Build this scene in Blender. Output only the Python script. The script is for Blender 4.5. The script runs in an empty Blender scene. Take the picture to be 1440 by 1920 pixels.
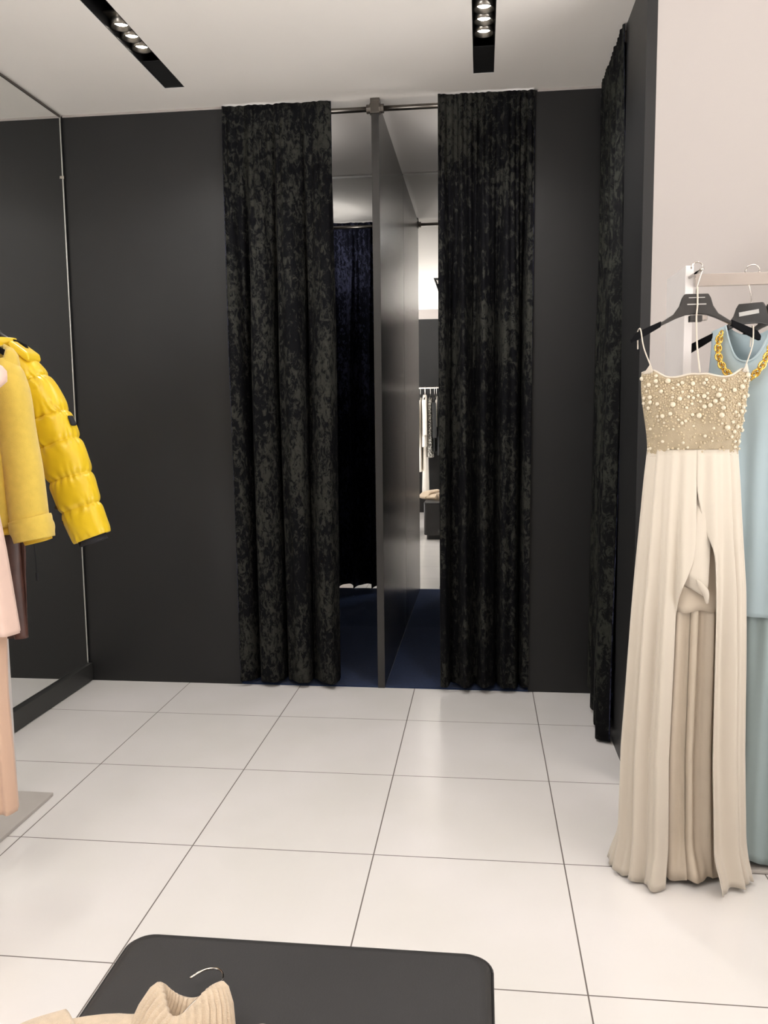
import bpy, math, random
from mathutils import Vector, Matrix, noise as mnoise

random.seed(7)
SC = bpy.context.scene
COL = SC.collection
PI = math.pi
V = Vector
H = 2.911            # ceiling height
YW = 0.455           # face of the black back wall
YM = 1.70            # mirrors at the back of the fitting rooms
YR = -5.05           # shop wall behind the camera
XL, XR = -1.755, 3.40
XS = 0.90            # black partition on the right
YF = -0.60           # white wall on the right


def sstep(a, b, x):
    t = max(0.0, min(1.0, (x - a) / (b - a)))
    return t * t * (3 - 2 * t)


def lerp(a, b, t):
    return a + (b - a) * t


def interp(tab, x):
    if x <= tab[0][0]:
        return tab[0][1]
    for (a, va), (b, vb) in zip(tab, tab[1:]):
        if x <= b:
            return va + (vb - va) * (x - a) / (b - a)
    return tab[-1][1]


def nz(x, y=0.0, z=0.0):
    return mnoise.noise(V((x, y, z)))


# ------------------------------------------------------------------ materials
def srgb(r, g, b):
    f = lambda c: (c / 255 / 12.92) if c / 255 <= 0.04045 else ((c / 255 + 0.055) / 1.055) ** 2.4
    return (f(r), f(g), f(b), 1.0)


def mat(name, col, rough=0.5, metal=0.0, spec=0.5, var=0.0, vscale=20.0, bump=0.0, bscale=200.0,
        sheen=0.0, stretch=(1, 1, 1), coat=0.0, alpha=1.0, trans=0.0, sss=0.0):
    m = bpy.data.materials.new(name)
    m.use_nodes = True
    nt = m.node_tree
    N, L = nt.nodes, nt.links
    p = N['Principled BSDF']
    p.inputs['Base Color'].default_value = col
    p.inputs['Roughness'].default_value = rough
    p.inputs['Metallic'].default_value = metal
    p.inputs['Specular IOR Level'].default_value = spec
    p.inputs['Sheen Weight'].default_value = sheen
    p.inputs['Coat Weight'].default_value = coat
    p.inputs['Alpha'].default_value = alpha
    p.inputs['Transmission Weight'].default_value = trans
    if var or bump:
        tc = N.new('ShaderNodeTexCoord')
        mp = N.new('ShaderNodeMapping')
        mp.inputs['Scale'].default_value = stretch
        L.new(tc.outputs['Object'], mp.inputs['Vector'])
    if var:
        n = N.new('ShaderNodeTexNoise')
        n.inputs['Scale'].default_value = vscale
        n.inputs['Detail'].default_value = 4
        L.new(mp.outputs[0], n.inputs['Vector'])
        r = N.new('ShaderNodeValToRGB')
        r.color_ramp.elements[0].color = tuple(c * (1 - var) for c in col[:3]) + (1,)
        r.color_ramp.elements[1].color = tuple(min(1, c * (1 + var)) for c in col[:3]) + (1,)
        r.color_ramp.elements[0].position = 0.3
        r.color_ramp.elements[1].position = 0.7
        L.new(n.outputs['Fac'], r.inputs['Fac'])
        L.new(r.outputs['Color'], p.inputs['Base Color'])
    if bump:
        n2 = N.new('ShaderNodeTexNoise')
        n2.inputs['Scale'].default_value = bscale
        n2.inputs['Detail'].default_value = 3
        L.new(mp.outputs[0], n2.inputs['Vector'])
        b = N.new('ShaderNodeBump')
        b.inputs['Strength'].default_value = bump
        b.inputs['Distance'].default_value = 0.004
        L.new(n2.outputs['Fac'], b.inputs['Height'])
        L.new(b.outputs['Normal'], p.inputs['Normal'])
    return m


def tile_material():
    """0.6 m polished porcelain tiles with thin grey joints."""
    m = bpy.data.materials.new('white porcelain tiles')
    m.use_nodes = True
    N, L = m.node_tree.nodes, m.node_tree.links
    p = N['Principled BSDF']
    tc = N.new('ShaderNodeTexCoord')
    sx = N.new('ShaderNodeSeparateXYZ')
    L.new(tc.outputs['Object'], sx.inputs[0])

    def mth(op, a, b=None):
        n = N.new('ShaderNodeMath')
        n.operation = op
        for i, s in enumerate((a, b)):
            if s is None:
                continue
            if isinstance(s, (int, float)):
                n.inputs[i].default_value = s
            else:
                L.new(s, n.inputs[i])
        return n.outputs[0]

    ds = []
    for ax in ('X', 'Y'):
        v = mth('ADD', sx.outputs[ax], 60.3)          # joints lie on multiples of 0.6 m
        v = mth('MODULO', v, 0.6)
        v = mth('ABSOLUTE', mth('SUBTRACT', v, 0.3))
        ds.append(v)
    dmin = mth('MINIMUM', ds[0], ds[1])
    ramp = N.new('ShaderNodeMapRange')
    ramp.interpolation_type = 'SMOOTHSTEP'
    ramp.inputs['From Min'].default_value = 0.0014
    ramp.inputs['From Max'].default_value = 0.0026
    L.new(dmin, ramp.inputs['Value'])
    nse = N.new('ShaderNodeTexNoise')
    nse.inputs['Scale'].default_value = 1.7
    nse.inputs['Detail'].default_value = 3
    L.new(tc.outputs['Object'], nse.inputs['Vector'])
    cr = N.new('ShaderNodeValToRGB')
    cr.color_ramp.elements[0].color = (0.72, 0.70, 0.675, 1)
    cr.color_ramp.elements[1].color = (0.77, 0.745, 0.735, 1)
    cr.color_ramp.elements[0].position = 0.35
    cr.color_ramp.elements[1].position = 0.65
    L.new(nse.outputs['Fac'], cr.inputs['Fac'])
    mx = N.new('ShaderNodeMix')
    mx.data_type = 'RGBA'
    mx.inputs[6].default_value = (0.14, 0.12, 0.11, 1)
    L.new(ramp.outputs['Result'], mx.inputs[0])
    L.new(cr.outputs['Color'], mx.inputs[7])
    L.new(mx.outputs[2], p.inputs['Base Color'])
    rr = N.new('ShaderNodeMapRange')
    rr.inputs['To Min'].default_value = 0.7
    rr.inputs['To Max'].default_value = 0.17
    L.new(ramp.outputs['Result'], rr.inputs['Value'])
    L.new(rr.outputs['Result'], p.inputs['Roughness'])
    p.inputs['Specular IOR Level'].default_value = 0.45
    bp = N.new('ShaderNodeBump')
    bp.inputs['Strength'].default_value = 0.25
    bp.inputs['Distance'].default_value = 0.001
    L.new(ramp.outputs['Result'], bp.inputs['Height'])
    L.new(bp.outputs['Normal'], p.inputs['Normal'])
    return m


def velvet_material(name, dark, light, off=0.0):
    """crushed velvet: mottled pile, black where crushed one way, greyish where crushed the other."""
    m = bpy.data.materials.new(name)
    m.use_nodes = True
    N, L = m.node_tree.nodes, m.node_tree.links
    p = N['Principled BSDF']
    tc = N.new('ShaderNodeTexCoord')
    mp = N.new('ShaderNodeMapping')
    mp.inputs['Location'].default_value = (off, off * 0.7, off * 1.3)
    mp.inputs['Scale'].default_value = (1.0, 1.0, 0.62)
    L.new(tc.outputs['Object'], mp.inputs['Vector'])
    n1 = N.new('ShaderNodeTexNoise')
    n1.inputs['Scale'].default_value = 40
    n1.inputs['Detail'].default_value = 9
    n1.inputs['Roughness'].default_value = 0.78
    n1.inputs['Distortion'].default_value = 0.7
    L.new(mp.outputs[0], n1.inputs['Vector'])
    n2 = N.new('ShaderNodeTexNoise')
    n2.inputs['Scale'].default_value = 4.5
    n2.inputs['Detail'].default_value = 2
    L.new(mp.outputs[0], n2.inputs['Vector'])
    ad = N.new('ShaderNodeMath')
    ad.operation = 'MULTIPLY_ADD'
    L.new(n2.outputs['Fac'], ad.inputs[0])
    ad.inputs[1].default_value = 0.34
    L.new(n1.outputs['Fac'], ad.inputs[2])
    cr = N.new('ShaderNodeValToRGB')
    e = cr.color_ramp.elements
    e[0].position, e[0].color = 0.660, dark
    e[1].position, e[1].color = 0.715, light
    x = e.new(0.85)
    x.color = tuple(c * 1.35 for c in light[:3]) + (1,)
    L.new(ad.outputs[0], cr.inputs['Fac'])
    L.new(cr.outputs['Color'], p.inputs['Base Color'])
    p.inputs['Roughness'].default_value = 0.8
    p.inputs['Specular IOR Level'].default_value = 0.12
    p.inputs['Sheen Weight'].default_value = 0.0
    p.inputs['Sheen Roughness'].default_value = 0.35
    bp = N.new('ShaderNodeBump')
    bp.inputs['Strength'].default_value = 0.35
    bp.inputs['Distance'].default_value = 0.003
    L.new(n1.outputs['Fac'], bp.inputs['Height'])
    L.new(bp.outputs['Normal'], p.inputs['Normal'])
    return m


def speckle_material():
    m = mat('grey speckled knit', srgb(190, 185, 175), 0.8)
    N, L = m.node_tree.nodes, m.node_tree.links
    tc = N.new('ShaderNodeTexCoord')
    v = N.new('ShaderNodeTexVoronoi')
    v.inputs['Scale'].default_value = 75
    L.new(tc.outputs['Object'], v.inputs['Vector'])
    r = N.new('ShaderNodeValToRGB')
    r.color_ramp.elements[0].color = srgb(225, 220, 210)
    r.color_ramp.elements[1].color = srgb(60, 58, 56)
    r.color_ramp.elements[0].position = 0.3
    r.color_ramp.elements[1].position = 0.55
    L.new(v.outputs['Distance'], r.inputs['Fac'])
    L.new(r.outputs['Color'], N['Principled BSDF'].inputs['Base Color'])
    return m


def rib_material(name, col):
    """knitted rib: fine wave bump."""
    m = mat(name, col, 0.9, sheen=0.3, var=0.08, vscale=60, bump=0.5, bscale=500)
    return m


def emit(name, col, s):
    m = bpy.data.materials.new(name)
    m.use_nodes = True
    p = m.node_tree.nodes['Principled BSDF']
    p.inputs['Base Color'].default_value = (1, 1, 1, 1)
    p.inputs['Emission Color'].default_value = col
    p.inputs['Emission Strength'].default_value = s
    return m


M = dict(
    tile=tile_material(),
    ceil=mat('cream ceiling paint', (0.83, 0.79, 0.745, 1), 0.85, spec=0.2, var=0.02, vscale=1.5),
    white=mat('warm white wall paint', (0.385, 0.350, 0.330, 1), 0.7, spec=0.25, var=0.015, vscale=1.2),
    black=mat('black laminate panel', (0.0135, 0.0135, 0.014, 1), 0.42, spec=0.4, var=0.08, vscale=2.0, bump=0.02, bscale=300),
    gloss=mat('dark brushed laminate', (0.027, 0.0255, 0.024, 1), 0.25, spec=0.55, var=0.06, vscale=2.5, stretch=(1, 1, 0.15)),
    edge=mat('charcoal baseboard laminate', (0.030, 0.030, 0.029, 1), 0.45, var=0.05, vscale=3.0),
    carpet=mat('navy carpet pile', (0.012, 0.026, 0.075, 1), 0.95, spec=0.1, var=0.25, vscale=90, bump=0.6, bscale=600, sheen=0.1),
    mirror=mat('silvered mirror', (0.86, 0.87, 0.86, 1), 0.0, metal=1.0),
    chrome=mat('polished chrome', (0.60, 0.56, 0.52, 1), 0.12, metal=1.0, var=0.04, vscale=8),
    steel=mat('dark bronze steel', (0.16, 0.145, 0.13, 1), 0.3, metal=1.0, var=0.05, vscale=30),
    alu=mat('satin aluminium', (0.62, 0.62, 0.60, 1), 0.35, metal=1.0, var=0.04, vscale=30),
    velvet=velvet_material('black crushed velvet', (0.0026, 0.0026, 0.0038, 1), (0.029, 0.029, 0.025, 1)),
    velvet2=velvet_material('black crushed velvet, second bolt', (0.0026, 0.0026, 0.0038, 1), (0.029, 0.029, 0.025, 1), 4.3),
    velvet3=velvet_material('black crushed velvet, third bolt', (0.0024, 0.0024, 0.003, 1), (0.021, 0.022, 0.018, 1), 9.1),
    velvetback=velvet_material('navy velvet reverse', (0.003, 0.0035, 0.009, 1), (0.036, 0.039, 0.072, 1), 2.2),
    slot=mat('black anodised housing', (0.012, 0.012, 0.012, 1), 0.35, spec=0.5, var=0.1, vscale=15),
    module=mat('lamp module plate', (0.30, 0.28, 0.25, 1), 0.3, metal=1.0, var=0.1, vscale=30),
    lens=emit('glowing lamp lens', (1.0, 0.92, 0.80, 1), 30.0),
    globe=emit('added fill lamp glow', (1.0, 0.95, 0.9, 1), 3.0),  # glow of the added fitting room lamps
    bench=mat('charcoal leatherette', (0.029, 0.028, 0.0285, 1), 0.5, spec=0.35, var=0.06, vscale=6, bump=0.08, bscale=350),
    rackw=mat('pale grey lacquer', (0.66, 0.62, 0.60, 1), 0.4, var=0.02, vscale=5),
    rackb=mat('greige base plate lacquer', (0.46, 0.43, 0.40, 1), 0.45, var=0.04, vscale=5),
    hang=mat('black moulded plastic', (0.03, 0.027, 0.025, 1), 0.32, spec=0.5, var=0.1, vscale=40),
    pad=mat('black flocked pad', (0.006, 0.006, 0.007, 1), 0.95, spec=0.1, bump=0.3, bscale=900),
    sticker=mat('white paper sticker', (0.55, 0.54, 0.52, 1), 0.6, var=0.03, vscale=80),
    puffer=mat('glossy yellow nylon', (0.74, 0.51, 0.014, 1), 0.34, spec=0.5, var=0.05, vscale=9, bump=0.12, bscale=40, sheen=0.1),
    puffdark=mat('dark ribbed lining', (0.015, 0.015, 0.018, 1), 0.9, bump=0.3, bscale=400),
    wool=mat('soft yellow wool', (0.66, 0.475, 0.085, 1), 0.95, spec=0.15, var=0.06, vscale=40, bump=0.35, bscale=500, sheen=0.35),
    woolsh=mat('yellow lining satin', (0.72, 0.46, 0.03, 1), 0.6, var=0.05, vscale=20),
    snap=mat('dark brown snap', (0.04, 0.022, 0.015, 1), 0.35, spec=0.6, var=0.1, vscale=200),
    brown=mat('brown leather', (0.075, 0.032, 0.024, 1), 0.42, spec=0.45, var=0.25, vscale=14, bump=0.2, bscale=60),
    pink=mat('pale pink crepe', (0.72, 0.52, 0.44, 1), 0.8, var=0.03, vscale=25, sheen=0.2),
    nude=mat('nude beige crepe', (0.66, 0.44, 0.32, 1), 0.8, var=0.03, vscale=25, sheen=0.2, stretch=(1, 1, 0.1)),
    chiffon=mat('ivory chiffon', (0.57, 0.51, 0.43, 1), 0.7, spec=0.2, var=0.025, vscale=12, stretch=(1, 1, 0.15), sheen=0.25),
    lining=mat('ivory satin lining', (0.55, 0.47, 0.375, 1), 0.5, spec=0.3, var=0.03, vscale=18),
    bodice=mat('beige net bodice', (0.37, 0.30, 0.20, 1), 0.75, var=0.08, vscale=60, bump=0.4, bscale=350),
    pearl=mat('cream pearl', (0.62, 0.545, 0.41, 1), 0.16, spec=0.7, coat=0.6, var=0.04, vscale=60),
    pearls=mat('small cream beads', (0.52, 0.43, 0.29, 1), 0.2, spec=0.6, var=0.12, vscale=90),
    blue=mat('pale blue crepe', (0.43, 0.535, 0.58, 1), 0.7, spec=0.25, var=0.03, vscale=15, stretch=(1, 1, 0.2), sheen=0.2),
    bluein=mat('pale blue lining', (0.36, 0.46, 0.50, 1), 0.5, var=0.05, vscale=25),
    blueshade=mat('blue cloth with shade in colour', (0.31, 0.38, 0.385, 1), 0.75, spec=0.2, var=0.03, vscale=15, stretch=(1, 1, 0.2)),  # same dress cloth, darkened in colour to stand for shade
    gold=mat('polished gold metal', (0.80, 0.53, 0.13, 1), 0.18, metal=1.0, var=0.08, vscale=90),
    knit=rib_material('oatmeal ribbed knit', (0.61, 0.49, 0.36, 1)),
    ivory=mat('white cotton', (0.82, 0.77, 0.70, 1), 0.8, var=0.03, vscale=25),
    speck=speckle_material(),
    darkcl=mat('black jersey', (0.02, 0.02, 0.021, 1), 0.85, var=0.1, vscale=40),
)


# ------------------------------------------------------------------ mesh tools
def wloc(o):
    p = V((0, 0, 0))
    while o is not None:
        p += V(o.location)
        o = o.parent
    return p


class MB:
    def __init__(self):
        self.v, self.f = [], []

    def add(self, vs, fs):
        b = len(self.v)
        self.v += [V(x) for x in vs]
        self.f += [tuple(i + b for i in q) for q in fs]
        return self

    def box(self, x0, x1, y0, y1, z0, z1):
        vs = [(x, y, z) for z in (z0, z1) for y in (y0, y1) for x in (x0, x1)]
        fs = [(0, 2, 3, 1), (4, 5, 7, 6), (0, 1, 5, 4), (2, 6, 7, 3), (0, 4, 6, 2), (1, 3, 7, 5)]
        return self.add(vs, fs)

    def rings(self, rs, closed=True, cap0=False, cap1=False):
        n = len(rs[0])
        vs = [p for r in rs for p in r]
        fs = []
        for i in range(len(rs) - 1):
            for j in range(n if closed else n - 1):
                k = (j + 1) % n
                fs.append((i * n + j, i * n + k, (i + 1) * n + k, (i + 1) * n + j))
        if cap0:
            fs.append(tuple(reversed(range(n))))
        if cap1:
            fs.append(tuple(range((len(rs) - 1) * n, len(rs) * n)))
        return self.add(vs, fs)

    def tube(self, path, r, n=10, cap=True):
        path = [V(p) for p in path]
        rs = []
        up = None
        for i, p in enumerate(path):
            t = (path[min(i + 1, len(path) - 1)] - path[max(i - 1, 0)]).normalized()
            if up is None:
                up = V((0, 0, 1)) if abs(t.z) < 0.9 else V((1, 0, 0))
            a = t.cross(up)
            if a.length < 1e-6:
                a = t.cross(V((0.3, 1, 0.2)))
            a.normalize()
            b = a.cross(t).normalized()
            up = b
            rr = r[i] if isinstance(r, (list, tuple)) else r
            rs.append([p + a * rr * math.cos(2 * PI * k / n) + b * rr * math.sin(2 * PI * k / n) for k in range(n)])
        return self.rings(rs, True, cap, cap)

    def sphere(self, c, r, n=10, m=6, sq=(1, 1, 1)):
        c = V(c)
        rs = []
        for i in range(m + 1):
            ph = PI * (i / m - 0.5)
            ph = max(-PI / 2 + 0.02, min(PI / 2 - 0.02, ph))
            rs.append([c + V((r * sq[0] * math.cos(ph) * math.cos(2 * PI * k / n),
                              r * sq[1] * math.cos(ph) * math.sin(2 * PI * k / n),
                              r * sq[2] * math.sin(ph))) for k in range(n)])
        return self.rings(rs, True, True, True)

    def disc(self, c, r, axis, th, n=20):
        c, axis = V(c), V(axis).normalized()
        return self.tube([c - axis * th / 2, c + axis * th / 2], r, n)

    def prism(self, pts, a, b, f):
        """polygon pts (2D) extruded from a to b; f(p, q, d) -> 3D"""
        n = len(pts)
        vs = [f(p[0], p[1], a) for p in pts] + [f(p[0], p[1], b) for p in pts]
        fs = [tuple(range(n)), tuple(reversed(range(n, 2 * n)))]
        fs += [(i, i + n, (i + 1) % n + n, (i + 1) % n) for i in range(n)]
        return self.add(vs, fs)

    def xf(self, mtx):
        self.v = [mtx @ p for p in self.v]
        return self

    def build(self, name, m, parent=None, smooth=False, bevel=0.0, solid=0.0, sub=0, loc=None):
        off = wloc(parent) if parent else V((0, 0, 0))
        if loc is not None:
            off = off + V(loc)
        me = bpy.data.meshes.new(name)
        me.from_pydata([tuple(p - off) for p in self.v], [], self.f)
        me.validate()
        me.materials.append(m)
        import bmesh
        bm = bmesh.new()
        bm.from_mesh(me)
        bmesh.ops.recalc_face_normals(bm, faces=bm.faces)
        bm.to_mesh(me)
        bm.free()
        if smooth:
            for p in me.polygons:
                p.use_smooth = True
        o = bpy.data.objects.new(name, me)
        COL.objects.link(o)
        if loc is not None:
            o.location = loc
        if parent:
            o.parent = parent
        if bevel:
            b = o.modifiers.new('bevel', 'BEVEL')
            b.width = bevel
            b.segments = 3
            b.limit_method = 'ANGLE'
            b.angle_limit = 0.6
        if solid:
            s = o.modifiers.new('solid', 'SOLIDIFY')
            s.thickness = solid
            s.offset = 0
        if sub:
            s = o.modifiers.new('sub', 'SUBSURF')
            s.levels = s.render_levels = sub
        return o


def box(*a):
    return MB().box(*a)


def tag(o, label, cat, group=None, kind=None):
    o['label'] = label
    o['category'] = cat
    if group:
        o['group'] = group
    if kind:
        o['kind'] = kind
    return o


def struct(o, label=None, cat=None):
    o['kind'] = 'structure'
    if label:
        o['label'] = label
    if cat:
        o['category'] = cat
    return o


def thing(name, loc, label, cat, group=None):
    o = bpy.data.objects.new(name, None)
    o.empty_display_size = 0.1
    COL.objects.link(o)
    o.location = loc
    return tag(o, label, cat, group)


def spline(pts, n=8):
    """Catmull-Rom through pts."""
    pts = [V(p) for p in pts]
    P = [pts[0] * 2 - pts[1]] + pts + [pts[-1] * 2 - pts[-2]]
    out = []
    for i in range(1, len(P) - 2):
        for k in range(n):
            t = k / n
            a, b, c, d = P[i - 1], P[i], P[i + 1], P[i + 2]
            out.append(0.5 * ((2 * b) + (c - a) * t + (2 * a - 5 * b + 4 * c - d) * t * t + (3 * b - a - 3 * c + d) * t ** 3))
    out.append(pts[-1])
    return out


# ------------------------------------------------------------------ room shell
struct(MB().add([(-1.9, YR - .1, 0), (XR + .1, YR - .1, 0), (XR + .1, YW + .05, 0), (-1.9, YW + .05, 0)], [(0, 1, 2, 3)])
       .build('floor', M['tile']), 'white polished square floor tiles with thin grey joints', 'floor')

# ceiling light slots: x0, x1, y0, y1, lamp positions along y; entries without label are added, unseen lamps
SLOTS = [
    (-1.114, -1.020, -1.75, 0.193, (-0.385, -0.285, -0.185), 'long black recessed light slot in the ceiling above the left wall mirror'),
    (0.300, 0.391, -1.75, 0.230, (-0.335, -0.235, -0.130), 'black recessed light slot in the ceiling in front of the right velvet curtain'),
    (-0.192, -0.092, -4.20, -2.330, (-2.62, -2.72, -2.82), 'short black light slot in the ceiling seen only in the right fitting room mirror'),
    (-1.114, -1.020, -4.40, -2.500, (-3.2, -3.3, -3.4), None),
    (1.35, 1.45, -3.2, -1.30, (-1.75, -1.85, -1.95), None),
    (2.30, 2.40, -3.2, -1.30, (-1.75, -1.85, -1.95), None),
    (1.35, 1.45, -4.9, -3.50, (-4.0, -4.1, -4.2), None),
]
xs = sorted({-1.9, XR + .1} | {s[0] for s in SLOTS} | {s[1] for s in SLOTS})
ys = sorted({YR - .1, YM + .1} | {s[2] for s in SLOTS} | {s[3] for s in SLOTS})
cm = MB()
for i in range(len(xs) - 1):
    for j in range(len(ys) - 1):
        cx, cy = (xs[i] + xs[i + 1]) / 2, (ys[j] + ys[j + 1]) / 2
        if any(s[0] < cx < s[1] and s[2] < cy < s[3] for s in SLOTS):
            continue
        cm.add([(xs[i], ys[j], H), (xs[i + 1], ys[j], H), (xs[i + 1], ys[j + 1], H), (xs[i], ys[j + 1], H)], [(3, 2, 1, 0)])
struct(cm.build('ceiling', M['ceil']), 'cream painted ceiling with black light slots', 'ceiling')

LAMPS = []
for x0, x1, y0, y1, ly, lab in SLOTS:
    xc = (x0 + x1) / 2
    t = thing('recessed_ceiling_light', (xc, ly[1], H), lab or 'added black light slot in the ceiling, unseen, outside the picture', 'ceiling light',
              None if lab else 'added light slots beyond the picture')
    h = MB()
    d = 0.09
    h.box(x0, x0 + .003, y0, y1, H + .001, H + d)
    h.box(x1 - .003, x1, y0, y1, H + .001, H + d)
    h.box(x0, x1, y0, y0 + .003, H + .001, H + d)
    h.box(x0, x1, y1 - .003, y1, H + .001, H + d)
    h.box(x0, x1, y0, y1, H + d, H + d + .003)
    hs = h.build('housing', M['slot'], t)
    far = max(ly) + 0.10
    if far < y1:
        MB().box(x0 + .003, x1 - .003, far, y1 - .003, H + .004, H + .008).build('cover_plate', M['slot'], t)
    MB().box(x0 + .004, x1 - .004, min(ly) - .07, far, H + .040, H + .046).build('lamp_tray', M['module'], t)
    for y in ly:
        ring = MB()
        n = 28
        prof = [(.026, .030), (.036, .012), (.040, .012), (.040, .040)]
        ring.rings([[V((xc + r * math.cos(2 * PI * k / n), y + r * math.sin(2 * PI * k / n), H + z)) for k in range(n)] for r, z in prof])
        rg = ring.build('lamp_reflector', M['module'], t, smooth=True)
        MB().disc((xc, y, H + .030), .026, (0, 0, 1), .006, 24).build('lens', M['lens'], rg)
        LAMPS.append((xc, y))
    for dd in (.0,):
        pass

# back wall: two black panels beside the fitting room openings
X0, X1, X2, X3, X4 = -0.915, -0.190, -0.153, 0.577, 0.94
TOPW = H - 0.004
struct(box(-1.80, X0, YW, YW + .035, 0, TOPW).build('wall_back_left', M['black']), 'black panel wall between the left mirror and the left fitting room curtain', 'wall')
struct(box(X3, 2.15, YW, YW + .035, 0, TOPW).build('wall_back_right', M['black']), 'narrow black panel wall right of the right fitting room curtain', 'wall')
struct(box(X1, X2, YW - .004, YM, 0, 2.895).build('wall_divider', M['gloss'], bevel=.0015), 'dark glossy dividing wall between the two fitting rooms', 'wall')
struct(box(X0 - .035, X0, YW + .036, YM, 0, TOPW).build('wall_cubicle_left', M['gloss']), 'dark side wall inside the left fitting room', 'wall')
struct(box(X3, X3 + .035, YW + .036, YM, 0, TOPW).build('wall_cubicle_right', M['gloss']), 'dark side wall inside the right fitting room', 'wall')
struct(box(-1.0, 0.7, YM + .008, YM + .06, 0, TOPW).build('wall_cubicle_rear', M['black']), 'dark rear wall behind the fitting room mirrors', 'wall')
struct(box(-1.75, X0 - .005, YW - .004, YW - .0005, H - .011, H - .001).build('trim_1', M['white']), 'thin pale trim strip where the left black panel meets the ceiling', 'trim')
struct(box(X3 + .02, XS - .002, YW - .004, YW - .0005, H - .011, H - .001).build('trim_2', M['white']), 'thin pale trim strip above the narrow black panel on the right', 'trim')

# left wall with big mirror
struct(box(-1.86, -1.775, -2.50, YW, 0, H - .002).build('wall_left', M['white']), 'white left wall carrying the big mirror', 'wall')
struct(box(-1.774, -1.737, -2.45, YW - .002, 0.004, .098).build('baseboard_left', M['edge'], bevel=.002), 'black baseboard under the big mirror on the left wall', 'baseboard')
wm = thing('wall_mirror', (-1.765, -1.0, .10), 'tall frameless mirror covering the left wall above a black baseboard', 'mirror')
box(-1.774, -1.756, -2.45, YW - .018, .100, H - .006).build('mirror_glass', M['mirror'], wm)
box(-1.774, -1.753, YW - .018, YW - .013, .100, H - .006).build('edge_strip', M['alu'], wm)
box(-1.774, -1.753, -2.45, YW - .018, H - .014, H - .004).build('top_channel', M['steel'], wm)
MB().box(-1.756, -1.745, YW - .028, YW - .010, 2.60, 2.614).build('mirror_clip', M['chrome'], wm, bevel=.002)

# right: black partition (side wall of a third fitting room), white wall
struct(box(XS, XS + .035, YF, -0.165, 0, H - .002).build('wall_side', M['black']), 'black partition end between the side curtain and the white wall', 'wall')
struct(box(XS + .0355, XR, YF, YF + .05, 0, H - .002).build('wall_front', M['white']), 'white wall behind the dresses on the right', 'wall')
struct(box(2.10, 2.15, YF + .051, YW - .001, 0, H - .002).build('wall_cubicle_side', M['black']), 'dark inner wall of the fitting room behind the side curtain', 'wall')
struct(box(XS + .036, 2.10, YF + .051, YF + .07, 0, H - .002).build('wall_cubicle_front', M['black']), 'dark lining wall of the fitting room behind the side curtain', 'wall')
struct(box(XR, XR + .08, -1.7, YF + .05, 0, H - .002).build('wall_right', M['white']), 'white shop wall at the far right', 'wall')
# rear wall of the shop (behind the camera, seen in the fitting room mirror)
struct(box(-1.80, 0.75, YR - .06, YR, 0, 2.775).build('wall_rear', M['black']), 'black shop wall behind the camera seen in the fitting room mirror', 'wall')
struct(box(-1.80, 0.75, YR - .06, YR + .012, 2.776, H - .002).build('trim_3', M['white']), 'white bulkhead band above the black rear wall seen in the mirror', 'trim')

struct(box(0.7505, XR + .08, YR - .06, YR, 0, H - .002).build('wall_rear_right', M['white']), 'unseen white wall added behind the camera on the right', 'wall')  # added to shut out world light and give the rail a pale reflection

# fitting room mirrors and carpets
for xa, xb, side in ((X0 + .0003, X1 - .0003, 'left'), (X2 + .0003, X3 - .0003, 'right')):
    mt = thing('fitting_room_mirror', ((xa + xb) / 2, YM, 0), 'tall mirror on the rear wall of the %s fitting room' % side, 'mirror')
    box(xa, xb, YM, YM + .006, .006, H - .006).build('mirror_glass', M['mirror'], mt)
    box(xa, xb, YM - .003, YM - .0005, H - .018, H - .006).build('top_channel', M['alu'], mt)
    tag(MB().box(xa, xb, YW + .001, YM - .0003, 0.0005, .006).build('fitting_room_carpet', M['carpet']),
        'dark navy carpet on the floor of the %s fitting room' % side, 'carpet')
tag(MB().box(XS + .037, 2.09, YF + .072, YW - .004, .0005, .006).build('fitting_room_carpet', M['carpet']),
    'dark navy carpet behind the side curtain', 'carpet')


# ------------------------------------------------------------------ curtain rods
def rod(p0, p1, label, fl0=True, fl1=True):
    p0, p1 = V(p0), V(p1)
    t = thing('curtain_rod', (p0 + p1) / 2, label, 'curtain rod')
    MB().tube([p0, p1], .0125, 16).build('pole', M['steel'], t, smooth=True)
    d = (p1 - p0).normalized()
    for p, s in ((p0, 1), (p1, -1)):
        f = MB().tube([p, p + d * s * .022], .021, 16)
        f.tube([p + d * s * .001, p + d * s * .006], .027, 16)
        f.build('end_flange', M['steel'], t)
    return t


ZR = 2.866
YRD = YW + .010
rod((X0 + .001, YRD, ZR), (X1 - .001, YRD, ZR), 'dark metal curtain rod left of the dividing wall')
rod((X2 + .001, YRD, ZR), (X3 - .001, YRD, ZR), 'dark metal curtain rod right of the dividing wall')
rod((XS + .014, -.164, ZR), (XS + .014, YW - .002, ZR), 'dark metal rod of the side curtain by the black partition')
br = MB().box(X1 - .004, X2 + .004, YW - .012, YW + .05, 2.8955, H - .001)
br.box(X1 - .004, X2 + .004, YW - .012, YW - .0045, 2.842, 2.8955)
tag(br.build('rod_bracket', M['steel'], bevel=.002), 'dark metal bracket capping the front end of the dividing wall', 'bracket')


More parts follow.
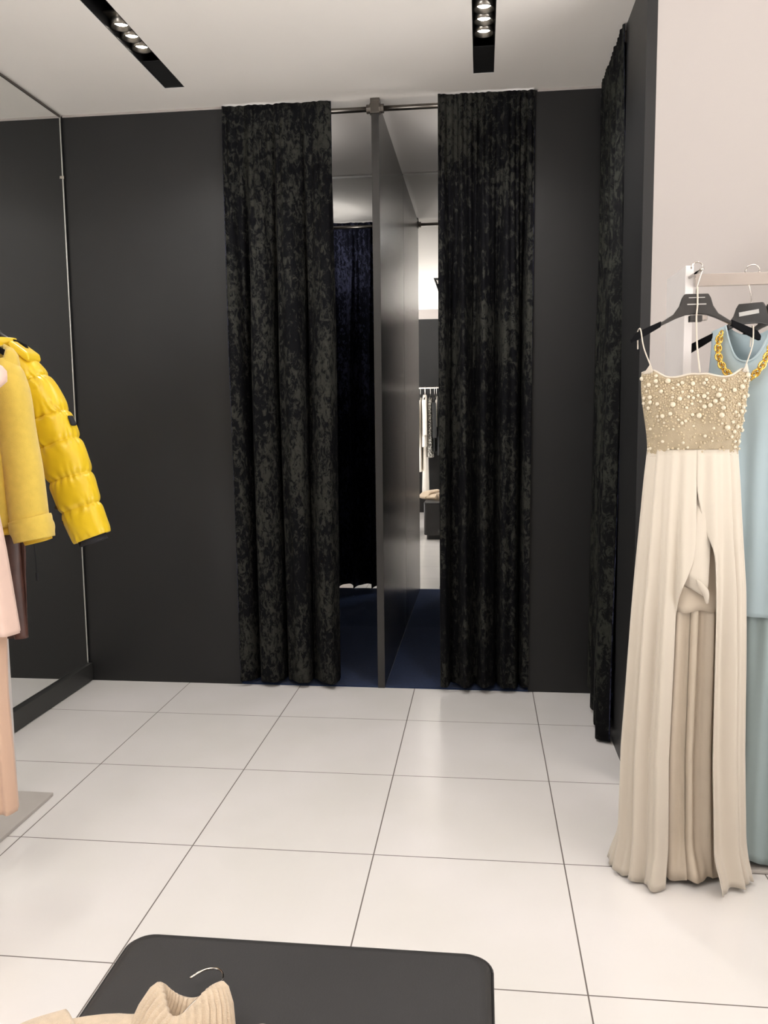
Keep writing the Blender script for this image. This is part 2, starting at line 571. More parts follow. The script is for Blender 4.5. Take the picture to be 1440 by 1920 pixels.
# ------------------------------------------------------------------ curtains
def curtain(m, top, bot, normal, nbig, amp, label, seed, hem=0.02, hemfn=None, zt=2.9055, nx=260, nz_=70):
    """top/bot: (start, end) xy points of the curtain's line at top and bottom."""
    nrm = V(normal)
    a0, a1 = V(top[0] + (0,)), V(top[1] + (0,))
    b0, b1 = V(bot[0] + (0,)), V(bot[1] + (0,))
    rs = []
    for i in range(nz_ + 1):
        t = i / nz_
        row = []
        for k in range(nx + 1):
            u = k / nx
            A = lerp(a0, a1, u)
            B = lerp(b0, b1, u)
            s = sstep(0, 1, t)
            p = lerp(A, B, s)
            uw = u + .035 * nz(u * 3.1 + seed, t * .9, seed) + .012 * nz(u * 9 + seed, t * 1.5)
            ph = 2 * PI * nbig * uw
            big = 1.35 * math.cos(ph) + .30 * math.cos(2.17 * ph + seed) + .2 * math.cos(3.3 * ph + 2 * seed)
            fine = math.cos(2 * PI * (nbig * 4.3) * uw + 3 * nz(u * 5, seed)) * .5 + .8 * nz(u * 30, seed, t * 1.5)
            ab = amp * lerp(.06, 1.0, sstep(.0, .45, t))
            af = .0095 * (1 - sstep(.08, .65, t)) + .0018
            off = ab * big * .72 + af * fine * lerp(.45, 1, sstep(.0, .06, t)) + .0215 * (1 - sstep(.02, .35, t))
            lat = .018 * math.sin(ph + .5) * sstep(.08, .5, t)
            d = (B - A) if (B - A).length > 1e-6 else V((1, 0, 0))
            q = p + nrm * off + (a1 - a0).normalized() * (lat if 0.02 < u < .98 else 0)
            hz = hem + (.014 * (1 + math.cos(ph + .5)) * .5 + .012 * nz(u * 7, seed * 2) if hemfn is None else hemfn(u))
            ztop = zt + .003 * nz(u * 22 + seed, .3)
            q.z = lerp(ztop, hz, t)
            row.append(q)
        rs.append(row)
    o = MB().rings(rs, closed=False).build('velvet_curtain', m, None, smooth=True, solid=.004)
    o.data.materials.clear()
    o.data.materials.append(M['velvetback'])
    o.data.materials.append(m)
    o.modifiers['solid'].material_offset = 1
    return tag(o, label, 'curtain')


curtain(M['velvet'], ((X0 - .006, YW + .006), (-0.383, YW + .006)), ((X0 + .010, YW + .010), (-0.398, YW + .010)), (0, -1, 0), 3.3, .072,
        'black crushed velvet curtain drawn across most of the left fitting room', 1.7)
curtain(M['velvet2'], ((0.131, YW + .006), (X3 + .008, YW + .006)), ((0.137, YW + .010), (X3 + .000, YW + .010)), (0, -1, 0), 3.9, .062,
        'black crushed velvet curtain at the right fitting room, right of the dividing wall', 5.2)
curtain(M['velvet3'], ((XS + .008, .41), (XS + .008, -.185)), ((XS - .012, .38), (XS - .040, -.22)), (-1, 0, 0), 3.4, .030,
        'black crushed velvet side curtain by the white wall, seen edge on', 8.4, hem=.015,
        hemfn=lambda u: .05 * (1 - sstep(0, .45, u)) + .010 * nz(u * 6, 3.3))

# ------------------------------------------------------------------ bench
bx0, bx1, by0, by1, bz = -0.312, 0.362, -3.35, -2.292, .43
bn = thing('bench', ((bx0 + bx1) / 2, (by0 + by1) / 2, 0), 'low charcoal upholstered bench with rounded corners in the foreground', 'bench')


def rrect(x0, x1, y0, y1, r, n=8):
    out = []
    for cx, cy, a in ((x1 - r, y1 - r, 0), (x0 + r, y1 - r, 90), (x0 + r, y0 + r, 180), (x1 - r, y0 + r, 270)):
        for k in range(n + 1):
            an = math.radians(a + 90 * k / n)
            out.append((cx + r * math.cos(an), cy + r * math.sin(an)))
    return out


rs = []
for z, ins in ((.055, .004), (.06, .0), (.30, .0), (.412, .0), (.420, .0015), (.4265, .006), (.4295, .013), (.430, .022)):
    rs.append([V((x, y, z)) for x, y in rrect(bx0 + ins, bx1 - ins, by0 + ins, by1 - ins, .045 - ins * .5)])
cush = MB().rings(rs, True, True, True).build('cushion', M['bench'], bn, smooth=False)
for p in cush.data.polygons:
    p.use_smooth = len(p.vertices) == 4
sm = [V((x, y, .418)) for x, y in rrect(bx0 - .0008, bx1 + .0008, by0 - .0008, by1 + .0008, .045)]
MB().tube(sm + [sm[0]], .0022, 6).build('piping', M['bench'], cush, smooth=True)
MB().prism(rrect(bx0 + .03, bx1 - .03, by0 + .03, by1 - .03, .03), 0.001, .055, lambda a, b, d: (a, b, d)).build('plinth', M['slot'], bn)


# ------------------------------------------------------------------ hangers
def hook_path(base, top, r, side=1, n=14):
    """neck from base upwards, then an open hook of radius r whose top is at top (in local x,z plane)."""
    bx, bz_ = base
    pts = [V((bx, 0, bz_)), V((bx, 0, bz_ + .015))]
    zc = top - r
    pts.append(V((bx + side * r * .25, 0, bz_ + (zc - bz_) * .45)))
    for k in range(n + 1):
        a = math.radians(-35 + (190 + 35) * k / n)
        pts.append(V((bx + side * (r * math.cos(a)) * 1.0, 0, zc + r * math.sin(a))))
    return spline(pts, 4)


HOUT = [(0, 0.0), (-.033, 0.0), (-.040, -.012), (-.047, -.034), (-.062, -.056), (-.093, -.076), (-.135, -.094), (-.170, -.110), (-.179, -.124),
        (-.178, -.133), (-.168, -.128), (-.135, -.110), (-.095, -.088), (-.055, -.069), (-.030, -.060), (-.012, -.058), (0, -.058)]


def hanger_parts(root, mtx, scale=1.0, hook=True, pads=True, sticker=True, hookside=1, hook_r=.020, hook_h=.10):
    """origin = top centre of the hanger body; local x across, z up, y thickness"""
    pts = [(x * scale, z * scale) for x, z in HOUT]
    full = pts[:-1] + [(-x, z) for x, z in reversed(pts[1:])]
    full = full[1:] if full[0] == full[-1] else full
    b = MB().prism(full, -.007, .007, lambda x, z, d: V((x, d, z)))
    body = b.xf(mtx).build('body', M['hang'], root, bevel=.003)
    if pads:
        for s in (-1, 1):
            pp = [(-.098, -.0755), (-.135, -.0915), (-.171, -.108), (-.181, -.124), (-.179, -.136), (-.168, -.131), (-.135, -.113), (-.098, -.0915)]
            MB().prism([(x * s * scale, z * scale) for x, z in pp], -.0095, .0095, lambda x, z, d: V((x, d, z))).xf(mtx).build('shoulder_pad', M['pad'], root, bevel=.002)
    if hook:
        MB().tube([mtx @ p for p in hook_path((0, -.002), hook_h, hook_r, hookside)], .0021, 10).build('hook', M['chrome'], root, smooth=True)
    if sticker:
        MB().box(-.024, .024, -.0082, -.0074, -.034, -.026).xf(mtx).build('sticker', M['sticker'], body)
    return body


# ------------------------------------------------------------------ right rack
RX = 0.955
YRA = -1.09
rk = thing('garment_rack', (1.35, -1.0, 0), 'pale grey garment rack with chrome rail standing before the white wall on the right', 'rack')
MB().box(RX - .012, RX + .012, -1.075, -.82, .012, 1.832).build('upright', M['rackw'], rk, bevel=.002)
MB().box(2.05 - .012, 2.05 + .012, -1.075, -.82, .012, 1.832).build('upright', M['rackw'], rk, bevel=.002)
MB().box(RX + .055, 2.16, -1.20, -.74, 0.0, .012).build('base_plate', M['rackb'], rk, bevel=.002)
MB().box(RX + .012, RX + .0555, -1.06, -.84, .0005, .0115).build('base_tongue', M['rackb'], rk)
MB().box(RX + .0125, 2.038, YRA - .004, YRA + .012, 1.768, 1.804).build('rail', M['chrome'], rk, bevel=.001)
fa = MB().tube([(RX - .0, -1.074, 1.797), (RX, -1.225, 1.797)], .0045, 10)
fa.build('face_out_arm', M['chrome'], rk, smooth=True)
lb = MB().box(RX + .013, RX + .050, -1.10, -1.076, 1.668, 1.700)
lb.build('rail_socket', M['chrome'], rk, bevel=.002)

# front hanger + gown
HC = V((0.945, -1.205, 1.731))
hg = thing('clothes_hanger', HC, 'black hanger facing the camera carrying the ivory pearl gown', 'hanger')
mt = Matrix.Translation(HC)
hanger_parts(hg, mt, 0.985, hookside=1, hook_r=.016, hook_h=.088, sticker=False)
MB().box(-.026, .026, -.0088, -.0074, -.031, -.028).xf(mt).build('logo_line', M['alu'], hg)
MB().box(-.022, .022, -.0088, -.0074, -.012, -.010).xf(mt).build('logo_line', M['alu'], hg)
MB().box(-.018, .016, -.012, .012, -.078, -.060).xf(mt).build('clip', M['hang'], hg, bevel=.002)

# ------------------------------------------------------------------ ivory gown
GX, GY = 0.946, -1.205
gw = thing('evening_gown', (GX, GY, 0), 'long ivory gown with pearl covered bodice on the front hanger at right', 'dress')


def ell(cx, cy, w, d, th, e=0.85):
    c, s = math.cos(th), math.sin(th)
    return V((cx + w * math.copysign(abs(c) ** e, c), cy + d * math.copysign(abs(s) ** e, s), 0))


def bod_top(x):
    """height of the neckline across the front (x relative to the gown centre)"""
    u = x / .145
    z = 1.502 + .010 * math.sin((u + .15) * PI * 1.0) * 0 + .006 * math.cos(u * PI * 2.0) - .004 * math.exp(-(u * 8) ** 2)
    z += .012 * math.exp(-((abs(u) - .84) / .16) ** 2)
    return z


nb, mb = 20, 96
rs = []
for i in range(nb + 1):
    s = i / nb
    ring = []
    for k in range(mb):
        th = 2 * PI * k / mb
        w = lerp(.124, .146, sstep(0, 1, s))
        p = ell(GX, GY, w, .050 + .014 * math.sin(PI * s), th)
        front = p.y < GY
        x = p.x - GX
        zt = bod_top(x) if front else 1.49
        if front:      # two cups
            cup = .016 * (math.exp(-((abs(x) - .065) / .045) ** 2)) * math.sin(PI * min(1, s * 1.1))
            p.y -= cup
        zb = 1.287 - (.012 * abs(math.cos((x / .125) * PI * 1.0)) if front else 0)
        p.z = lerp(zb, zt, s)
        ring.append(p)
    rs.append(ring)
bod = MB().rings(rs).build('bodice', M['bodice'], gw, smooth=True, solid=.003)


def bod_point(u, s):
    """point on the front of the bodice: u -1..1 across, s 0..1 up; returns point, outward normal"""
    th = -PI / 2 + u * PI / 2 * .96
    w = lerp(.124, .146, sstep(0, 1, s))
    p = ell(GX, GY, w, .050 + .014 * math.sin(PI * s), th)
    x = p.x - GX
    p.y -= .016 * (math.exp(-((abs(x) - .065) / .045) ** 2)) * math.sin(PI * min(1, s * 1.1))
    zb = 1.287 - .012 * abs(math.cos((x / .125) * PI * 1.0))
    p.z = lerp(zb, bod_top(x), s)
    n = V((math.cos(th) * .35, math.sin(th), 0)).normalized()
    return p, n


# pearls: the big ones one by one, the small beads together
sph = MB().sphere((0, 0, 0), 1, 14, 9)
pm = bpy.data.meshes.new('pearl')
pm.from_pydata([tuple(v) for v in sph.v], [], sph.f)
pm.materials.append(M['pearl'])
for p_ in pm.polygons:
    p_.use_smooth = True
rp = random.Random(11)
placed = []
tries = 0
goff = wloc(bod)
npl = 0
beads = MB()


def dens(u, s):
    d = .25 + .75 * sstep(.25, .75, s + .12 * u)      # denser near the neckline and on the right
    d += .35 * sstep(.35, .9, u) * sstep(.05, .3, s)
    return min(1, d)


while tries < 9000 and npl < 96:
    tries += 1
    u = rp.uniform(-.98, .98)
    s = rp.uniform(.04, .95)
    if rp.random() > dens(u, s):
        continue
    p, n = bod_point(u, s)
    r = rp.choice((.0045, .0052, .0058, .0066, .0078)) if s > .45 or u > .3 else rp.choice((.0036, .0042, .0050))
    if any((p - q).length < (r + r2) * 1.02 for q, r2 in placed):
        continue
    placed.append((p.copy(), r))
    o = bpy.data.objects.new('pearl', pm)
    COL.objects.link(o)
    o.parent = bod
    o.location = p + n * (r * .75) - goff
    o.scale = (r, r, r)
    npl += 1
nsm = 0
tries = 0
while tries < 30000 and nsm < 760:
    tries += 1
    u = rp.uniform(-1, 1)
    s = rp.uniform(.02, .97)
    if rp.random() > dens(u, s) ** 2:
        continue
    p, n = bod_point(u, s)
    r = rp.uniform(.0018, .0040)
    if any((p - q).length < (r + r2) * .9 for q, r2 in placed):
        continue
    placed.append((p.copy(), r))
    beads.sphere(p + n * r * .7, r, 8, 5)
    nsm += 1
bo = beads.build('small_beads', M['pearls'], bod, smooth=True)
bo['kind'] = 'stuff'

# neckline piping, straps
nl = []
for k in range(61):
    u = -1 + 2 * k / 60
    p, n = bod_point(u, 1.0)
    nl.append(p)
MB().tube(nl, .0028, 8).build('neckline_piping', M['chiffon'], bod, smooth=True)
ub = []
for k in range(61):
    u = -1 + 2 * k / 60
    p, n = bod_point(u, 0.0)
    ub.append(p + n * .002)
MB().tube(ub, .0026, 8).build('underbust_seam', M['chiffon'], bod, smooth=True)
for sx, px in ((-1, -.130), (1, .130)):
    p, n = bod_point(sx * .80, 1.0)
    tb_ = []
    for q in (.62, .98):
        a_, n_a = bod_point(sx * q, .97)
        tb_.append(a_ + n_a * .001)
    apex = V((GX + sx * .130, GY - .040, 1.534))
    tab_m = MB()
    row_a = [tb_[0].lerp(tb_[1], j / 8) + V((0, -.004 * math.sin(PI * j / 8), 0)) for j in range(9)]
    tab_m.rings([[q.lerp(apex, tt) + V((sx * .004 * math.sin(PI * tt) * 0, -.005 * math.sin(PI * tt), 0)) for q in row_a] for tt in (0, .2, .4, .6, .8, .97)], closed=False)
    tab_m.build('strap_tab', M['chiffon'], gw, smooth=True, solid=.003)
    p = apex
    hp = V((GX + sx * .154, GY - .012, HC.z - .100))
    MB().tube(spline([p + V((0, 0, -.004)), (p + hp) / 2 + V((sx * .006, -.003, 0)), hp, hp + V((sx * .002, .014, .006)), hp + V((sx * .004, .026, -.004)), hp + V((sx * .002, .03, -.05))], 6), .0019, 7).build('shoulder_strap', M['chiffon'], gw, smooth=True)
MB().tube(spline([(GX - .002, GY - .070, 1.508), (GX - .004, GY - .04, 1.58), (GX - .002, GY - .013, 1.66), (GX, GY - .012, 1.70), (GX, GY - .006, 1.745), (GX + .001, GY + .001, 1.748)], 6), .0024, 7).build('hanging_loop', M['chiffon'], gw, smooth=True)

# skirt
WT = [(0, .0), (.390, .0)]
wtab = [(0.0, .186), (.03, .180), (.39, .170), (.886, .152), (1.20, .132), (1.29, .124)]
dtab = [(0.0, .125), (.39, .105), (.886, .085), (1.29, .058)]
ctab = [(0.0, GX + .002), (.39, GX - .006), (.886, GX + .001), (1.29, GX)]


def skirt(name, m, z1, z0, ws, ds, gap, npl_, amp, seed, nr=64, nt=300, parent=gw, hemv=.012, yoff=0.0):
    rs = []
    for i in range(nr + 1):
        t = i / nr
        z = lerp(z1, z0, t)
        g0, g1 = gap(z)
        row = []
        for k in range(nt + 1):
            u = k / nt
            th = math.radians(lerp(-90 + g1, 270 - g0, u))
            w = interp(wtab, z) * ws
            d = interp(dtab, z) * ds
            p = ell(interp(ctab, z), GY + yoff, w, d, th, .9)
            grow = sstep(0, .5, t)
            tw = th + .10 * nz(th * 1.3 + seed, z * .5, seed)
            pl = math.cos(tw * npl_) + .5 * math.cos(tw * npl_ * 1.73 + seed) + .5 * nz(th * 5, seed, z * .6)
            a = amp * lerp(.18, 1, grow)
            if p.y > GY + yoff:
                p.y = GY + yoff + (p.y - GY - yoff) * .75
            rad = V((p.x - interp(ctab, z), (p.y - GY - yoff), 0))
            rl = max(rad.length, 1e-5)
            p += rad / rl * a * pl
            hem = sstep(.9, 1.0, t)
            if hem > 0:
                p += rad / rl * hem * (.016 + .030 * nz(th * 3.1, seed + 2))
                p.x -= hem * .016 * math.exp(-((th - PI) / .35) ** 2)
            p.z = z + (hemv * (.5 + .5 * math.cos(tw * npl_ + 1)) * hem)
            row.append(p)
        rs.append(row)
    return MB().rings(rs, closed=False).build(name, m, parent, smooth=True, solid=.0016)


def slit(z):
    return (lerp(0, 19, sstep(1.02, .80, z)), lerp(0, 17, sstep(1.20, .96, z)))


skirt('skirt', M['chiffon'], 1.292, .006, 1.0, 1.0, slit, 15, .0125, 2.3)
skirt('underskirt', M['lining'], 1.28, .015, .80, .55, lambda z: (0, 0), 17, .008, 6.1, nr=40, nt=220)
# short satin slip showing in the slit, and the twisted drape above its hem
rs = []
for i in range(25):
    t = i / 24
    z = lerp(1.285, .825, t)
    rs.append([ell(GX + .002, GY - .004, .098 + .006 * t, .046 + .010 * t + .003 * math.sin(6 * k * 2 * PI / 72), 2 * PI * k / 72, .9) + V((0, 0, z + .004 * math.cos(2 * PI * k / 72 * 9) * (t > .95))) for k in range(72)])
MB().rings(rs).build('slip', M['lining'], gw, smooth=True, solid=.0015)
rs = []
for i in range(61):
    t = i / 60
    row = []
    for k in range(41):
        u = k / 40
        # wide under the bust, gathered towards a twist at the right edge of the slit
        xa = lerp(GX - .050, GX - .040, t)
        xb = lerp(GX + .062, GX + .036, t ** .7)
        z = lerp(1.285, lerp(.915, .868, u), t)
        x = lerp(xa, xb, u)
        g = u * 9 + 4.5 * t * (1 - u)
        ww_, dd_ = interp(wtab, z), interp(dtab, z)
        y = GY - dd_ * lerp(.80, .96, sstep(.15, .6, t)) * math.sqrt(max(.1, 1 - ((x - GX) / ww_) ** 2)) - .004 * math.cos(g) * sstep(.2, .6, t) - .008 * math.exp(-((u - .8) / .2) ** 2) * sstep(.6, 1, t)
        if t > .9:
            y += (t - .9) * .16
        row.append(V((x, y, z)))
    rs.append(row)
MB().rings(rs, closed=False).build('drape', M['chiffon'], gw, smooth=True, solid=.002)
MB().tube(spline([(GX + .004, GY - .080, .925), (GX + .018, GY - .085, .905), (GX + .030, GY - .084, .885), (GX + .036, GY - .078, .855)], 8), [.004 + .006 * math.sin(PI * k / 24) for k in range(25)], 8).build('drape_knot', M['chiffon'], gw, smooth=True)

# ------------------------------------------------------------------ blue dress behind the gown
BC = V((1.130, YRA + .002, 1.716))
ang = math.radians(-32)
rot = Matrix.Translation(BC) @ Matrix.Rotation(ang, 4, 'Z')
hb = thing('clothes_hanger', BC, 'black hanger with white sticker carrying the pale blue dress', 'hanger')
hanger_parts(hb, rot, 1.03, pads=True, sticker=False, hookside=-1, hook_r=.020, hook_h=.111)
MB().box(-.034, .022, -.0082, -.0074, -.034, -.022).xf(rot @ Matrix.Rotation(math.radians(-6), 4, 'Y')).build('sticker', M['sticker'], hb)
BC3 = V((1.210, YRA + .002, 1.716))
rot3 = Matrix.Translation(BC3) @ Matrix.Rotation(math.radians(-48), 4, 'Z')
hc = thing('clothes_hanger', BC3, 'empty black hanger at the right edge behind the pale blue dress', 'hanger')
hanger_parts(hc, rot3, 1.03, pads=True, sticker=False, hookside=-1, hook_r=.020, hook_h=.111)

bd = thing('sleeveless_dress', (BC.x, BC.y, 0), 'long pale blue sleeveless dress with gold chain collar behind the ivory gown', 'dress')
rotb = Matrix.Translation(V((BC.x, BC.y, 0))) @ Matrix.Rotation(ang, 4, 'Z')


def bl(x, y, z):
    return rotb @ V((x, y, z))


# bodice front sheet with neckline and armholes, and a back sheet
def blue_half(sgn, neck, name, m):
    rs = []
    nr, nx = 60, 48
    for i in range(nr + 1):
        t = i / nr
        z0 = .790
        row = []
        for k in range(nx + 1):
            u = -1 + 2 * k / nx
            # width by height: hem wide, armhole cut in, straps
            xo = .105 * abs(u)
            # top edge height as function of |u|
            au = abs(u)
            strap_in = .62
            top = lerp(1.655, neck, max(0, 1 - (au / strap_in) ** 2.4)) if au < strap_in else lerp(1.655, 1.640, (au - strap_in) / (1 - strap_in))
            z = lerp(z0, top, t)
            wz = interp([(.03, .235), (.79, .188), (1.25, .172), (1.38, .165), (1.44, .128), (1.52, .112), (1.60, .108), (1.66, .108)], z)
            x = u * wz
            fold = .012 * math.cos(u * 7 + .8) + .007 * math.cos(u * 15 + 2)
            fold *= 1 - sstep(1.1, 1.5, z)
            d = interp([(.79, .065), (1.38, .052), (1.66, .010)], z)
            y = sgn * (d * math.sqrt(max(0, 1 - (u * .99) ** 2)) + .004) + sgn * fold * (1 - u * u)
            row.append(bl(x, y, z))
        rs.append(row)
    return MB().rings(rs, closed=False).build(name, m, bd, smooth=True, solid=.003)


blue_half(-1, 1.545, 'front_panel', M['blue'])
blue_half(1, 1.625, 'back_panel', M['bluein'])
# neckline trim
nk = []
for k in range(41):
    u = -.62 + 1.24 * k / 40
    z = lerp(1.655, 1.545, max(0, 1 - (abs(u) / .62) ** 2.4))
    wz = interp([(1.52, .112), (1.60, .108), (1.66, .108)], z)
    d = interp([(.79, .065), (1.38, .052), (1.66, .010)], z)
    nk.append(bl(u * wz, -(d * math.sqrt(1 - u * u) + .006), z))
MB().tube(nk, .0032, 8).build('neck_binding', M['blue'], bd, smooth=True)
# pleated lower skirt; shade under the tunic layer is put into its colour
rs = []
for i in range(41):
    t = i / 40
    z = lerp(.95, .030, t)
    row = []
    for k in range(161):
        th = 2 * PI * k / 160
        w = lerp(.165, .180, t)
        d = lerp(.040, .075, t)
        a = .010 * math.cos(11 * th + 1.5 * nz(th * 1.5, 4.4)) * sstep(0, .6, t) + .006 * math.cos(19 * th)
        row.append(bl(w * math.cos(th) * (1 + a * 2), (d + a) * math.sin(th), z + .006 * math.cos(11 * th) * (t > .97)))
    rs.append(row)
MB().rings(rs, closed=False).build('skirt', M['blueshade'], bd, smooth=True, solid=.002)
# gold chain collar: interlocked links
path = [(-.072, -.030, 1.640), (-.078, -.040, 1.600), (-.070, -.052, 1.555), (-.045, -.062, 1.515), (-.005, -.068, 1.492), (.030, -.066, 1.500), (.058, -.058, 1.540), (.074, -.044, 1.590), (.082, -.026, 1.640), (.086, -.008, 1.668)]
path = spline([bl(*p) for p in path], 24)
ch = MB()
acc = 0
idx = 0
last = path[0]
dist = 0
for i in range(1, len(path)):
    dist += (path[i] - path[i - 1]).length
    if dist >= .0125:
        dist = 0
        t = (path[min(i + 1, len(path) - 1)] - path[i - 1]).normalized()
        up = (rotb.to_3x3() @ V((0, -1, 0)))
        a = t.cross(up).normalized()
        n_ = a.cross(t)
        tilt = .75 if idx % 2 else -.75
        idx += 1
        b = (a * math.cos(tilt) + n_ * math.sin(tilt))
        loop = [path[i] + t * .0125 * math.cos(2 * PI * k / 18) + b * .0098 * math.sin(2 * PI * k / 18) for k in range(19)]
        ch.tube(loop, .0029, 7, cap=False)
ch.build('chain_collar', M['gold'], bd, smooth=True)

# ------------------------------------------------------------------ left rack
lr = thing('garment_rack', (-1.40, -1.4, 0), 'grey garment rack with flat base plate at the left edge, under the yellow jackets', 'rack')
MB().box(-1.66, -1.245, -2.30, -.895, 0.0, .014).build('base_plate', M['rackb'], lr, bevel=.003)
MB().box(-1.420, -1.372, -.955, -.917, .014, 1.83).build('upright', M['rackw'], lr, bevel=.002)
MB().box(-1.420, -1.372, -2.28, -2.24, .014, 1.83).build('upright', M['rackw'], lr, bevel=.002)
MB().tube([(-1.395, -.936, 1.80), (-1.268, -1.075, 1.80)], .012, 10).build('rail_arm', M['chrome'], lr)
MB().tube([(-1.395, -2.26, 1.80), (-1.268, -2.12, 1.80)], .012, 10).build('rail_arm', M['chrome'], lr)
MB().box(-1.276, -1.260, -2.13, -1.065, 1.780, 1.815).build('rail', M['chrome'], lr)


# ------------------------------------------------------------------ garments
def body_rings(cx, cy, tab, n=72, e=.8, fold=None):
    """tab: (z, half width, half depth, x shift)"""
    rs = []
    for z, w, d, sx in tab:
        ring = []
        for k in range(n):
            th = 2 * PI * k / n
            p = ell(cx + sx, cy, w, d, th, e)
            p.z = z
            if fold:
                p = fold(p, th, z)
            ring.append(p)
        rs.append(ring)
    return rs


def dense(tab, n):
    """resample a (z, w, d, sx) table to n rows"""
    out = []
    z0, z1 = tab[0][0], tab[-1][0]
    sgn = 1 if z1 > z0 else -1
    ks = [(abs(r[0] - z0), r) for r in tab]
    for i in range(n + 1):
        s = abs(z1 - z0) * i / n
        vals = [interp([(k, r[j]) for k, r in ks], s) for j in range(1, 4)]
        out.append((z0 + sgn * s, *vals))
    return out


def sleeve(path, hw, hd, nrm, nr, n=56, seams=None, pinch=.16, wr=0.0, seed=0.0):
    """tube along path; hw/hd half width & depth tables over 0..1; nrm = depth direction"""
    pts = spline(path, max(2, nr // (len(path) - 1)))
    N = len(pts) - 1
    rs = []
    for i, p in enumerate(pts):
        t = i / N
        tg = (pts[min(i + 1, N)] - pts[max(i - 1, 0)]).normalized()
        dn = (V(nrm) - tg * tg.dot(V(nrm))).normalized()
        wn = tg.cross(dn).normalized()
        w, d = interp(hw, t), interp(hd, t)
        f = 1.0
        near = 0.0
        if seams:
            for a, b in zip(seams, seams[1:]):
                if a <= t <= b:
                    s = (t - a) / (b - a)
                    f = 1 - pinch * abs(2 * s - 1) ** 5
                    near = abs(2 * s - 1) ** 1.5
                    break
        ring = []
        for k in range(n):
            th = 2 * PI * k / n
            g = f + wr * near * (.8 * math.cos(th * 15 + 6 * nz(th, t * 9 + seed)) + .8 * nz(th * 6, t * 30, seed))
            g += .02 * nz(math.cos(th) * 1.5 + seed, math.sin(th) * 1.5, t * 6) if seams else .03 * nz(math.cos(th) * 1.2 + seed, math.sin(th), t * 4)
            c, s_ = math.cos(th), math.sin(th)
            ring.append(p + wn * w * g * math.copysign(abs(c) ** .85, c) + dn * d * (g if not seams else 1 - (1 - g) * 1.7) * math.copysign(abs(s_) ** .85, s_))
        rs.append(ring)
    return rs


def curved_hanger(loc, label, group=None, sc=1.0):
    h = thing('clothes_hanger', loc, label, 'hanger', group)
    hanger_parts(h, Matrix.Translation(V(loc)), sc, hookside=-1, hook_r=.020, hook_h=.105 + (1.72 - loc[2]) * 0)
    return h


# yellow puffer jacket (rearmost), plane y = -1.10
PX, PY = -1.265, -1.10
curved_hanger((PX, PY, 1.722), 'black hanger inside the collar of the yellow puffer jacket', None, .74)
pj = thing('puffer_jacket', (PX, PY, 1.0), 'glossy yellow quilted puffer jacket with dark snap buttons hanging at the left', 'jacket')
zs = [1.02, 1.115, 1.215, 1.315, 1.415, 1.515, 1.60]


def puff(z):
    for a, b in zip(zs, zs[1:]):
        if a <= z <= b:
            s = (z - a) / (b - a)
            return 1 - .20 * abs(2 * s - 1) ** 3
    return 1.0


tab = dense([(1.02, .135, .075, 0), (1.10, .150, .085, 0), (1.30, .150, .085, 0), (1.45, .168, .080, 0), (1.53, .165, .070, 0), (1.585, .145, .055, 0), (1.620, .105, .045, 0), (1.640, .080, .042, 0)], 90)
fold = lambda p, th, z: V((PX + (p.x - PX) * lerp(1, puff(z), .55), PY + (p.y - PY) * puff(z) + .003 * nz(p.x * 30, z * 30), z))
MB().rings(body_rings(PX, PY, tab, 80, .85, fold), True).build('body', M['puffer'], pj, smooth=True, solid=.004)
MB().rings(body_rings(PX, PY, dense([(1.630, .082, .046, 0), (1.648, .090, .056, 0), (1.662, .086, .052, 0)], 12), 60, .9)).build('collar', M['puffer'], pj, smooth=True, solid=.008)
for s in (1, -1):
    path = [(PX + s * .095, PY, 1.606), (PX + s * .142, PY - .004, 1.530), (PX + s * .187, PY - .010, 1.440), (PX + s * .220, PY - .014, 1.350), (PX + s * .262, PY - .018, 1.225), (PX + s * .298, PY - .022, 1.110), (PX + s * .334, PY - .024, 1.010)]
    L_ = [0, .20, .345, .50, .655, .81, 1.0] if s else None
    rr = sleeve(path, [(0, .022), (.10, .046), (.25, .062), (.4, .069), (.6, .075), (.8, .070), (1, .064)], [(0, .030), (.2, .058), (.6, .058), (1, .046)], (0, 1, 0), 240, 110,
                [0, .19, .40, .545, .69, .835, 1.012], .135, .030, s * 3.1)
    sl = MB().rings(rr).build('sleeve', M['puffer'], pj, smooth=True, solid=.003)
    # dark ribbed inner cuff showing below the sleeve opening
    cu = sleeve([path[-2], path[-1], (path[-1][0] + s * .006, path[-1][1], path[-1][2] - .018)], [(0, .045), (1, .046)], [(0, .035), (1, .036)], (0, 1, 0), 10, 40)
    MB().rings(cu).build('inner_cuff', M['puffdark'], sl, smooth=True, solid=.003)
    # snaps along the inner edge of the sleeve
    for tx, tz in ((.232, 1.112), (.253, 1.062), (.282, 1.014)):
        MB().disc((PX + s * tx, PY - .050, tz), .0072, (0, 1, .1), .006, 18).build('snap_button', M['snap'], sl, bevel=.001)
    MB().prism([(PX + s * .092, 1.640), (PX + s * .102, 1.652), (PX + s * .160, 1.610), (PX + s * .164, 1.590), (PX + s * .155, 1.582), (PX + s * .105, 1.622)], PY - .048, PY + .03, lambda x, z, d: V((x, d + .0, z))).build('shoulder_tab', M['puffer'], pj, bevel=.006)
MB().disc((PX + .152, PY - .070, 1.236), .0078, (0, 1, 0), .007, 18).build('snap_button', M['snap'], pj, bevel=.001)
MB().tube(spline([(PX + .125, PY - .01, 1.03), (PX + .124, PY - .012, .99), (PX + .126, PY - .012, .93), (PX + .127, PY - .012, .885)], 6), .0016, 6).build('drawstring', M['puffdark'], pj, smooth=True)
MB().tube([(PX + .127, PY - .012, .888), (PX + .128, PY - .012, .862)], .0045, 8).build('cord_end', M['puffdark'], pj, smooth=True)
